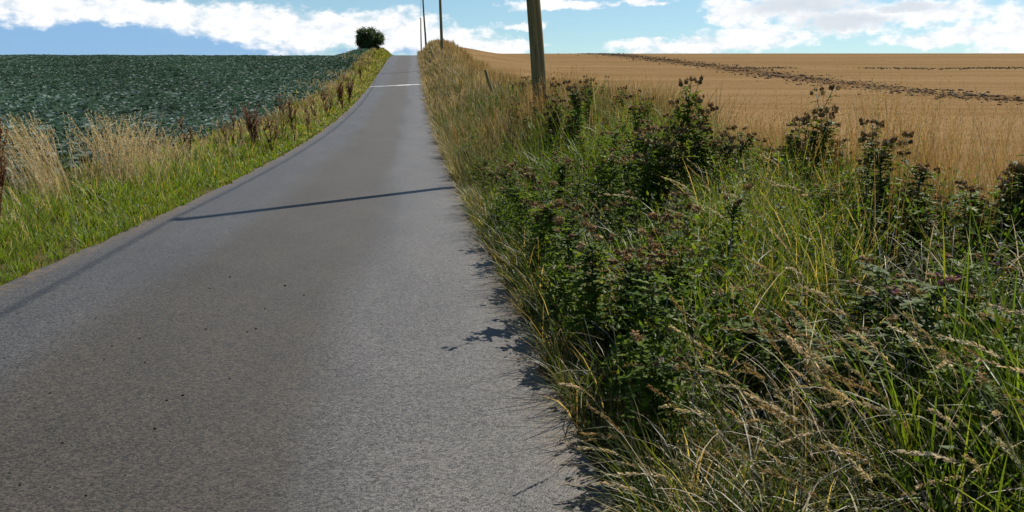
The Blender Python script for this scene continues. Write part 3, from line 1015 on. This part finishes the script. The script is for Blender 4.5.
# ------------------------------------------------------------------ low broad-leaved herbs between the thistles and along the left kerb
def herb_field(name, n, side, tl, yl, hh, cols, label, mat=M_LEAF, keep=None, soft=3.0):
    y = log_y(n, yl[0], yl[1], soft)
    x = side * (HALF + rng.uniform(tl[0], tl[1], n))
    if keep is not None:
        k = rng.random(n) < keep(x, y)
        x, y = x[k], y[k]
    n = len(x)
    z = ground(x, y) + rng.uniform(0.0, 1.0, n) * hh * (0.35 + 0.65 * smooth01(np.abs(x) - HALF, 0.1, 1.0))
    az = rng.uniform(0, 2 * math.pi, n)
    el = rng.uniform(-0.2, 1.0, n)
    ln = np.maximum(rng.uniform(0.022, 0.055, n), 0.0026 * dist(x, y))
    D = np.stack([np.cos(az) * np.cos(el), np.sin(az) * np.cos(el), np.sin(el)], -1)
    S = np.stack([-np.sin(az), np.cos(az), rng.uniform(-0.5, 0.5, n)], -1)
    B = np.stack([x, y, z], -1)
    up = np.cross(S, D)
    w = (ln * rng.uniform(0.13, 0.26, n))[:, None]
    l = ln[:, None]
    V = np.stack([B, B + D * l * 0.45 + S * w + up * w * 0.4, B + D * l * 0.5, B + D * l * 0.45 - S * w + up * w * 0.4, B + D * l - up * l * 0.12], 1).reshape(-1, 3)
    o = np.arange(n)[:, None] * 5
    f3 = np.concatenate([o + np.array([[0, 2, 1]]), o + np.array([[0, 3, 2]]), o + np.array([[1, 2, 4]]), o + np.array([[2, 3, 4]])])
    c = np.repeat(palette(cols, n, jit=0.3), 5, 0)
    obj(name, mesh_np(name, V, [f3], c, [mat]), label=label, category='undergrowth', kind='stuff')


herb_field('undergrowth', 58000, 1, (0.12, 3.1), (2.2, 30), 0.55, TH_GREEN, 'dark glossy small-leaved undergrowth beneath the thistles',
           keep=lambda x, y: 0.12 + 0.88 * smooth01(patchy(x, y, 0.8, 4.2), 0.35, 0.62))
herb_field('edge_weeds', 24000, 1, (0.05, 0.55), (2.0, 24), 1.5, TH_GREEN, 'patches of leafy weeds at the right edge of the tarmac',
           keep=lambda x, y: smooth01(patchy(x, y, 1.7, 0.9), 0.52, 0.66))
herb_field('broadleaf_weeds', 16000, -1, (0.02, 1.5), (6, 60), 0.16, LUSH + GREEN[:2], 'low broad-leaved green weeds along the left kerb of the road',
           mat=M_GRASS, keep=lambda x, y: smooth01(patchy(x, y, 1.4, 2.0), 0.35, 0.7))

# ------------------------------------------------------------------ rust-brown docks on the left verge
RUST = [(0.125, 0.056, 0.028), (0.17, 0.078, 0.036), (0.095, 0.044, 0.024), (0.23, 0.115, 0.052)]


def make_dock(stalks=5):
    st, sd, lf = MB(), MB(), MB()
    for s in range(stalks):
        a = random.uniform(0, 6.28)
        ln = random.uniform(0.65, 1.0)
        sp = random.uniform(0.05, 0.25)
        P = np.array([[math.cos(a) * sp * (i / 6) ** 1.2 * ln, math.sin(a) * sp * (i / 6) ** 1.2 * ln, ln * i / 6 - (0.02 if i == 0 else 0)] for i in range(7)])
        st.tube(P, np.linspace(0.007, 0.003, 7), 5, RUST[0])
        lines = [(P[2:], 1.0)]
        for b in range(5):
            i = random.randint(2, 5)
            al = random.uniform(0, 6.28)
            bl = random.uniform(0.12, 0.28)
            d = np.array([math.cos(al) * 0.35, math.sin(al) * 0.35, 0.93])
            Q = np.array([P[i], P[i] + d * bl * 0.5, P[i] + d * bl + np.array([0, 0, bl * 0.1])])
            st.tube(Q, [0.003, 0.0025, 0.002], 4, RUST[1])
            lines.append((Q, 0.8))
        for (Q, f) in lines:
            m = int(70 * f)
            for k in range(m):
                sx = random.random() * (len(Q) - 1)
                i = int(sx)
                p = Q[i] + (Q[i + 1] - Q[i]) * (sx - i)
                o = np.random.normal(0, 1, 3)
                o /= np.linalg.norm(o)
                o2 = np.cross(o, (0.2, 0.5, 0.8))
                r = random.uniform(0.008, 0.017)
                c = p + o * random.uniform(0.0, 0.022)
                sd.add([c - o2 * r * 0.7, c + o * r, c + o2 * r * 0.7, c - o * r], (), [(0, 1, 2, 3)], random.choice(RUST))
    for k in range(7):
        a = random.uniform(0, 6.28)
        lobed_leaf(lf, (0, 0, 0.02), (math.cos(a), math.sin(a), 0.7), (0, 0, 1), 0.24, 0.035, random.choice([(0.10, 0.13, 0.03), (0.17, 0.09, 0.035), (0.09, 0.15, 0.03)]), 0.9, 3)
    return st.mesh('dock_stems', M_STEM), sd.mesh('dock_seeds', M_HEAD), lf.mesh('dock_leaves', M_LEAF)


np.random.seed(5)
DOCKS = [make_dock(n) for n in (4, 6, 5, 3, 2)]


def dock(px, top, d, label, var, h=None, wide=1.35, tilt=None):
    x, y, z = at(px, d)
    h = h or max(0.3, row_height(top, d) - z)
    e = empty('dock_plant', (x, y, z), random.uniform(0, 6.28))
    e.scale = (min(1.8, h * wide * (1 if tilt else random.uniform(0.8, 1.6))),) * 2 + (h,)
    if tilt is None:
        e.rotation_euler.x = random.gauss(0, 0.2)
    else:
        e.rotation_euler = (0, tilt, 0)
    tag(e, label, 'dock plant', 'rust-brown docks along the left verge')
    obj('stems', DOCKS[var][0], e)
    obj('seed_clusters', DOCKS[var][1], e, kind='stuff')
    obj('leaves', DOCKS[var][2], e, kind='stuff')


dock(-2, 108, 9.0, 'nearest dark red dock stalk, cut by the left edge of the picture', 1, wide=0.55, tilt=0.07)
dock(190, 112, 20, 'faint brown dock at the left end of the row, before the crop edge', 4)
dock(234, 106, 23.0, 'dark dock with a narrow spike, left one of the two by the crop corner', 3)
dock(254, 100, 24.5, 'broad dark dock, right one of the two by the crop corner', 1)
dock(243, 118, 23.6, 'short pale dock between the two dark ones by the crop corner', 4)
dock(262, 116, 25.5, 'short leaning dock close behind the broad dark one', 3)
dock(320, 92, 36, 'slim dock half sunk in grass between the middle pair and the far cluster', 4)
dock(328, 88, 40, 'short brown dock below and left of the far cluster', 3)
dock(227, 134, 20.5, 'small low brown dock in the grass below the row', 4)
dock(272, 114, 24.0, 'low forked brown dock just right of the broad dark one', 3)
dock(283, 93, 28.5, 'upright rusty dock, left one of the middle pair', 3)
dock(295, 95, 28.0, 'upright rusty dock, right one of the middle pair', 0)
dock(308, 100, 31, 'thin pale brown dock right of the middle pair', 4)
dock(337, 76, 48, 'brown dock at the left of the far reddest cluster', 1)
dock(349, 73, 50, 'reddest bushy dock on the far left verge', 1)
dock(343, 82, 46, 'small dock below the far reddest cluster', 0)
dock(360, 62, 75, 'tiny far dock near the top of the left bank', 1)

# ------------------------------------------------------------------ crop: blue-green brassica plants in rows
CROPC = [(0.074, 0.110, 0.094), (0.090, 0.128, 0.112), (0.058, 0.088, 0.073), (0.122, 0.160, 0.148)]


def crop_leaf(mb, az, el, ln, wd, col, nseg, cup=0.35, z0=0.05):
    ca, sa = math.cos(az), math.sin(az)
    V, f4, cc = [], [], []
    pos = np.array([ca * 0.02, sa * 0.02, z0])
    for i in range(nseg + 1):
        t = i / nseg
        e = el - 0.95 * t * t
        d = np.array([ca * math.cos(e), sa * math.cos(e), math.sin(e)])
        n = np.array([-ca * math.sin(e), -sa * math.sin(e), math.cos(e)])
        s = np.array([-sa, ca, 0])
        if i:
            pos = pos + d * ln / nseg
        w = wd * (math.sin(math.pi * (0.10 + 0.88 * t)) ** 0.8 if t > 0.15 else 0.16) * (1 + 0.12 * math.sin(i * 2.6 + az * 5))
        V += [pos + s * w + n * w * cup, pos, pos - s * w + n * w * cup]
        cc += [col * 0.95, col * 1.25 + 0.01, col * 0.95]
    for i in range(nseg):
        b = 3 * i
        f4 += [(b, b + 1, b + 4, b + 3), (b + 1, b + 2, b + 5, b + 4)]
    mb.add(V, (), f4, np.array(cc))


def make_crop(leaves, nseg, big=1.0):
    mb = MB()
    a = random.uniform(0, 6.28)
    for k in range(leaves):
        a += 2.4
        f = k / leaves
        crop_leaf(mb, a, 0.45 + 0.95 * f + random.uniform(-0.15, 0.15), random.uniform(0.30, 0.42) * (1 - 0.35 * f) * big, random.uniform(0.10, 0.14) * big,
                  np.array(random.choice(CROPC)) * random.uniform(0.85, 1.15), nseg, random.uniform(0.1, 0.6))
    return mb


near_var = [make_crop(11, 4) for _ in range(5)]
near_mesh = [m.mesh('crop_plant', M_CROP) for m in near_var]
far_var = [make_crop(7, 2, 1.22) for _ in range(6)]

spots = []
row_dx = 0.50
y = 8.0
xs_rows = np.arange(5.1, 150, row_dx)
for i, s in enumerate(xs_rows):
    step = 0.42 if s < 40 else 0.52
    ys = np.arange(9.0 + (i % 3) * 0.13, 178, step)
    ys = ys + rng.normal(0, 0.06, len(ys))
    xx = -s + rng.normal(0, 0.05, len(ys))
    # only where the picture (or one from a step aside) can see it
    pxs = 512 + FPX * ((xx - CAM[0]) - ys * math.tan(YAW)) / (ys + 1e-6)
    k = (pxs > -140) & (rng.random(len(ys)) < np.clip(60 / np.maximum(ys, 1), 0.42, 1.0))
    spots.append(np.stack([xx[k], ys[k], pxs[k]], -1))
spots = np.concatenate(spots)
dd = dist(spots[:, 0], spots[:, 1])
order = np.argsort(dd + np.where(spots[:, 2] < -12, 1e3, 0))
near, rest = spots[order[:300]], spots[order[300:]]
for i, (x, y, _) in enumerate(near):
    o = obj('crop_plant', near_mesh[i % 5], label='one of the alike blue-green leafy crop plants at the near corner of the left field', category='crop plant', group='blue-green crop plants nearest the verge')
    o.location = (x, y, float(ground(x, y)))
    s = random.uniform(0.85, 1.15)
    o.scale = (s, s, s * random.uniform(0.9, 1.15))
    o.rotation_euler.z = random.uniform(0, 6.28)
VV, FF, CC = [], [], []
nv = 0
vi = rng.integers(0, len(far_var), len(rest))
for j, m in enumerate(far_var):
    k = vi == j
    n = int(k.sum())
    v = np.concatenate(m.v)
    f = np.concatenate(m.f4)
    c = np.concatenate(m.c)
    a = rng.uniform(0, 6.28, n)
    s = rng.uniform(0.85, 1.15, n) * np.clip(0.8 + dd[order[300:]][k] / 160, 1, 1.5) ** 0.6
    X = rest[k]
    rx = (v[None, :, 0] * np.cos(a)[:, None] - v[None, :, 1] * np.sin(a)[:, None]) * s[:, None] + X[:, 0:1]
    ry = (v[None, :, 0] * np.sin(a)[:, None] + v[None, :, 1] * np.cos(a)[:, None]) * s[:, None] + X[:, 1:2]
    rz = v[None, :, 2] * (s * (0.8 + 0.4 * np.clip(patchy(X[:, 0], X[:, 1], 0.3, 0.4), 0, 1)))[:, None] ** 0.9 + ground(X[:, 0], X[:, 1])[:, None]
    VV.append(np.stack([rx, ry, rz], -1).reshape(-1, 3))
    FF.append((np.arange(n)[:, None, None] * len(v) + f[None]).reshape(-1, 4) + nv)
    tone = 0.82 + 0.34 * np.clip(patchy(X[:, 0], X[:, 1], 0.16, 2.0), 0, 1.1)
    CC.append((c[None] * (tone * rng.uniform(0.75, 1.25, n))[:, None, None]).reshape(-1, 3))
    nv += n * len(v)
obj('crop', mesh_np('crop', np.concatenate(VV), [np.concatenate(FF)], np.concatenate(CC), [M_CROP]),
    label='blue-green leafy crop covering the left field up to the skyline', category='crop', kind='stuff')

# ------------------------------------------------------------------ stubble and clods on the right field
n = 75000
y = log_y(n, 4.0, 175, 12.0)
x = 5.4 + rng.random(n) ** 1.2 * (14 + 0.75 * y)
rowq = np.where(dist(x, y) < 28, np.round(x / 0.16) * 0.16 + rng.normal(0, 0.02, n), x)
x = rowq
d_ = dist(x, y)
base = np.stack([x, y, ground(x, y) - 0.015], -1)
L = rng.uniform(0.04, 0.09, n) * (1 - 0.6 * smooth01(y, 15, 70))
c = palette([(0.215, 0.138, 0.064), (0.195, 0.124, 0.056), (0.24, 0.160, 0.078), (0.175, 0.108, 0.048)], n)
V, f3, f4, C, P = ribbons(base, L, np.maximum(0.005, 0.00045 * d_), rng.uniform(0, 6.28, n), np.abs(rng.normal(0, 0.3, n)), np.abs(rng.normal(0, 0.4, n)), c * 0.9, c, 2, 1.5, 0.3)
obj('stubble', mesh_np('stubble', V, [f3, f4], C, [M_STRAW]), label='short cut straw stubble covering the golden right field', category='stubble', kind='stuff')

ICO_V = np.array([(0, 0, 1), (0.894, 0, 0.447), (0.276, 0.851, 0.447), (-0.724, 0.526, 0.447), (-0.724, -0.526, 0.447), (0.276, -0.851, 0.447),
                  (0.724, 0.526, -0.447), (-0.276, 0.851, -0.447), (-0.894, 0, -0.447), (-0.276, -0.851, -0.447), (0.724, -0.526, -0.447), (0, 0, -1)])
ICO_F = np.array([(0, 1, 2), (0, 2, 3), (0, 3, 4), (0, 4, 5), (0, 5, 1), (1, 6, 2), (2, 7, 3), (3, 8, 4), (4, 9, 5), (5, 10, 1),
                  (6, 7, 2), (7, 8, 3), (8, 9, 4), (9, 10, 5), (10, 6, 1), (11, 7, 6), (11, 8, 7), (11, 9, 8), (11, 10, 9), (11, 6, 10)])


def clods(mb, x, y, r, cols):
    n = len(x)
    V = ICO_V[None] * rng.uniform(0.6, 1.35, (n, 12, 1)) * r[:, None, None] * np.array([1.25, 1.25, 0.55]) * rng.uniform(0.8, 1.2, (n, 1, 3))
    V = V + np.stack([x, y, ground(x, y) + r * 0.2], -1)[:, None, :]
    F = (np.arange(n)[:, None, None] * 12 + ICO_F[None]).reshape(-1, 3)
    mb.add(V.reshape(-1, 3), F, (), np.repeat(palette(cols, n, jit=0.3), 12, 0))


SOIL = [(0.130, 0.080, 0.045), (0.095, 0.058, 0.034), (0.165, 0.105, 0.058), (0.23, 0.150, 0.075), (0.20, 0.150, 0.10)]
mb = MB()
NC = 7000
y = rng.uniform(24, 158, NC)
x = 31.5 + rng.normal(0, 1.7, NC) + 0.6 * np.sin(y * 0.09)
clods(mb, x, y, (0.015 + 0.10 * rng.random(NC) ** 3) * (0.5 + 0.8 * patchy(x, y, 0.8)), SOIL)
obj('clod_band', mb.mesh('clod_band', M_CLOD), label='dark rough band of turned clods running up the stubble field', category='clods', kind='stuff')
mb = MB()
x = rng.uniform(34, 112, 1500)
y = 86 + rng.normal(0, 0.9, 1500) + (x - 34) * 0.10 + 1.2 * np.sin(x * 0.2)
clods(mb, x, y, rng.uniform(0.03, 0.11, 1500) * (0.2 + 1.0 * smooth01(patchy(x, y, 0.25), 0.3, 0.8)), SOIL)
obj('clod_band', mb.mesh('clod_band', M_CLOD), label='thin broken line of clods crossing the field above the main band', category='clods', kind='stuff')

# ------------------------------------------------------------------ poles and cable
def make_pole(loc, h, r0, r1, lean, label):
    e = empty('telegraph_pole', loc)
    e.rotation_euler = lean
    tag(e, label, 'telegraph pole', 'wooden poles along the right verge')
    mb = MB()
    zz = np.linspace(-0.3, h, 14)
    pts = np.stack([0.012 * np.sin(zz * 0.9), 0.010 * np.sin(zz * 0.7 + 1), zz], -1)
    mb.tube(pts, np.linspace(r0, r1, 14), 18, (1, 1, 1))
    obj('shaft', mb.mesh('pole_shaft', M_POLE, True), e)
    cap = MB()
    cap.tube([[0, 0, h - 0.02], [0, 0, h + 0.05], [0, 0, h + 0.09]], [r1 + 0.012, r1 + 0.012, 0.02], 14)
    obj('cap', cap.mesh('pole_cap', M_METAL), e)
    br = MB()
    br.tube([[-0.02, 0, h - 0.35], [-0.16, 0, h - 0.35], [-0.22, 0, h - 0.30], [-0.22, 0, h - 0.18]], 0.013, 6)
    bo = obj('bracket', br.mesh('pole_bracket', M_METAL), e)
    ins = MB()
    ins.tube([[-0.22, 0, h - 0.20], [-0.22, 0, h - 0.16], [-0.22, 0, h - 0.13], [-0.22, 0, h - 0.09]], [0.03, 0.042, 0.028, 0.034], 10)
    obj('insulator', ins.mesh('pole_insulator', M_CERAMIC), bo)
    return e


poles = []
for (x, y, h, r0, r1, lean, label) in [
        (3.86, 17.9, 7.3, 0.152, 0.110, (R(0.5), R(-4.6), 0), 'thick near wooden pole leaning left behind the thistles'),
        (4.25, 95.2, 8.0, 0.165, 0.115, (0, R(-1.2), 0), 'dark middle-distance pole standing on the bank right of the road crest'),
        (3.3, 143.6, 8.2, 0.15, 0.11, (0, R(-3.0), 0), 'slim far pole beside the road crest, left of the dark one'),
        (2.9, 190.0, 8.0, 0.15, 0.11, (0, 0, 0), 'farthest and shortest-looking pole, just peeping over the crest'),
        (3.6, -58.0, 8.0, 0.15, 0.11, (0, 0, 0), 'wooden pole back down the road, behind the viewpoint')]:
    make_pole((x, y, float(ground(x, y))), h, r0, r1, lean, label)
    tx = x + math.sin(lean[1]) * (h - 0.1) - 0.22
    poles.append((tx, y, float(ground(x, y)) + (h - 0.1) * math.cos(lean[1])))
poles.sort(key=lambda p: p[1])
pts = []
for a, b in zip(poles[:-1], poles[1:]):
    L = b[1] - a[1]
    for i in range(18):
        t = i / 18
        pts.append((a[0] + (b[0] - a[0]) * t, a[1] + L * t, a[2] + (b[2] - a[2]) * t - 4 * t * (1 - t) * (0.00022 * L * L)))
pts.append(poles[-1])
mb = MB()
mb.tube(pts, 0.017, 6)
obj('overhead_cable', mb.mesh('overhead_cable', M_CABLE), label='overhead cable strung along the roadside poles, its shadow on the road', category='cable')

# short leaning post in the bank
x, y, z = at(496, 32)
e = empty('fence_post', (x, y, z))
e.rotation_euler = (R(-6), R(-17), R(20))
tag(e, 'short dark old post leaning left in the grass left of the near pole', 'post')
h = (row_height(70, 32) - z) * 1.06
mb = MB()
mb.tube([[0, 0, -0.2], [0.01, 0, h * 0.3], [0.0, 0.006, h * 0.7], [0.012, 0, h * 0.96], [0.012, 0, h]], [0.062, 0.060, 0.056, 0.052, 0.038], 8)
obj('shaft', mb.mesh('post_shaft', M_POLE), e)
mb = MB()
mb.tube([[0.05, 0, h * 0.80], [0.062, 0.01, h * 0.84], [0.058, 0, h * 0.88], [0.05, 0, h * 0.9]], 0.005, 5)
obj('staple', mb.mesh('post_staple', M_METAL), e)

# ------------------------------------------------------------------ round bush on the skyline
def bush():
    x, y, z = at(369, 130)
    e = empty('bush', (x, y, z))
    tag(e, 'round dark green bush on the skyline at the top of the left verge', 'bush')
    tr = MB()
    H, Wd = 3.5, 2.1
    tips = []
    for k in range(9):
        a = k * 0.7 + random.uniform(-0.3, 0.3)
        sp = random.uniform(0.4, 1.5)
        top = np.array([math.cos(a) * sp, math.sin(a) * sp, random.uniform(1.8, 3.3)])
        P = np.array([[0.06 * math.cos(a), 0.06 * math.sin(a), -0.1], top * 0.4 + [0, 0, 0.1], top * 0.75, top])
        tr.tube(P, [0.08, 0.055, 0.035, 0.015], 6, (0.06, 0.045, 0.03))
        for b in range(3):
            d = np.random.normal(0, 0.5, 3)
            tr.tube([P[2], P[2] + d * 0.5, P[2] + d + [0, 0, 0.3]], [0.022, 0.016, 0.008], 5, (0.06, 0.045, 0.03))
    obj('trunk', tr.mesh('bush_limbs', M_STEM), e)
    # leaf clumps through the crown, thicker at the outside
    cl = []
    for k in range(190):
        v = rng.normal(0, 1, 3)
        v /= np.linalg.norm(v)
        v[2] = v[2] * 0.95
        r = rng.uniform(0.45, 1.0) ** 0.6
        bulge = 1 + 0.10 * math.sin(3 * math.atan2(v[1], v[0]) + 1) + 0.08 * math.sin(5 * v[2] + 2 * v[0])
        cl.append((v * r * bulge * np.array([Wd * 0.90, Wd * 0.90, H * 0.46]) + np.array([0, 0, H * 0.45]), rng.uniform(0.22, 0.42)))
    n = 190 * 120
    ctr = np.repeat(np.array([c for c, _ in cl]), 120, 0) + rng.normal(0, 1, (n, 3)) * np.repeat(np.array([s for _, s in cl]), 120)[:, None] * 0.55
    ctr[:, 2] = np.maximum(ctr[:, 2], 0.05)
    D = rng.normal(0, 1, (n, 3))
    D /= np.linalg.norm(D, axis=1)[:, None]
    S = np.cross(D, rng.normal(0, 1, (n, 3)))
    S /= np.linalg.norm(S, axis=1)[:, None]
    ln = rng.uniform(0.06, 0.12, (n, 1))
    V = np.stack([ctr - D * ln, ctr + S * ln * 0.5, ctr + D * ln, ctr - S * ln * 0.5], 1).reshape(-1, 3)
    q = np.arange(n)[:, None] * 4 + np.arange(4)[None]
    C = np.repeat(palette([(0.040, 0.075, 0.016), (0.055, 0.095, 0.020), (0.030, 0.058, 0.014), (0.075, 0.11, 0.025)], n, jit=0.3), 4, 0)
    obj('crown', mesh_np('bush_crown', V, [q], C, [M_BUSH]), e)


bush()

# ------------------------------------------------------------------ crumbs of earth and grit on the road
pebs = []
for k in range(4):
    mbp = MB()
    V = ICO_V * np.random.uniform(0.65, 1.3, (12, 1)) * np.array([1.2, 1.0, 0.7])
    mbp.add(V, ICO_F, (), (0.028, 0.022, 0.018))
    pebs.append(mbp.mesh('clod', M_CLOD))
crumbs = [(50, 394, 4), (155, 430, 5), (167, 402, 4), (183, 397, 5), (145, 364, 3), (256, 330, 4), (140, 340, 3), (104, 361, 3), (35, 410, 3), (63, 445, 4), (20, 486, 4), (86, 498, 4), (50, 488, 3),
          (230, 380, 3), (265, 310, 3), (285, 287, 4), (304, 296, 3), (112, 347, 3), (230, 278, 3), (210, 289, 3), (247, 333, 3), (125, 476, 3), (278, 421, 3), (10, 474, 3), (170, 443, 3), (95, 320, 3), (206, 330, 3)]
for (px, row, s) in crumbs:
    # nearest distance at which the road is seen on that row
    ds = np.linspace(2.5, 14, 600)
    zz = CAM[2] + ds * (((256 - row) / FPX) * math.cos(PITCH) - math.sin(PITCH)) / (math.cos(PITCH) + ((256 - row) / FPX) * math.sin(PITCH))
    d = float(ds[np.argmin(np.abs(zz - prof(ds)))])
    x, y, z = at(px, d)
    if abs(x) > HALF:
        continue
    o = obj('earth_crumb', random.choice(pebs), label='small dark crumb of earth lying on the tarmac', category='earth crumb', group='dark crumbs of earth on the road')
    r = s * 0.36 * d / FPX * random.uniform(0.8, 1.1)
    o.scale = (r, r, r)
    o.location = (x, y, z + r * 0.4 + 0.004)
    o.rotation_euler.z = random.uniform(0, 6.28)
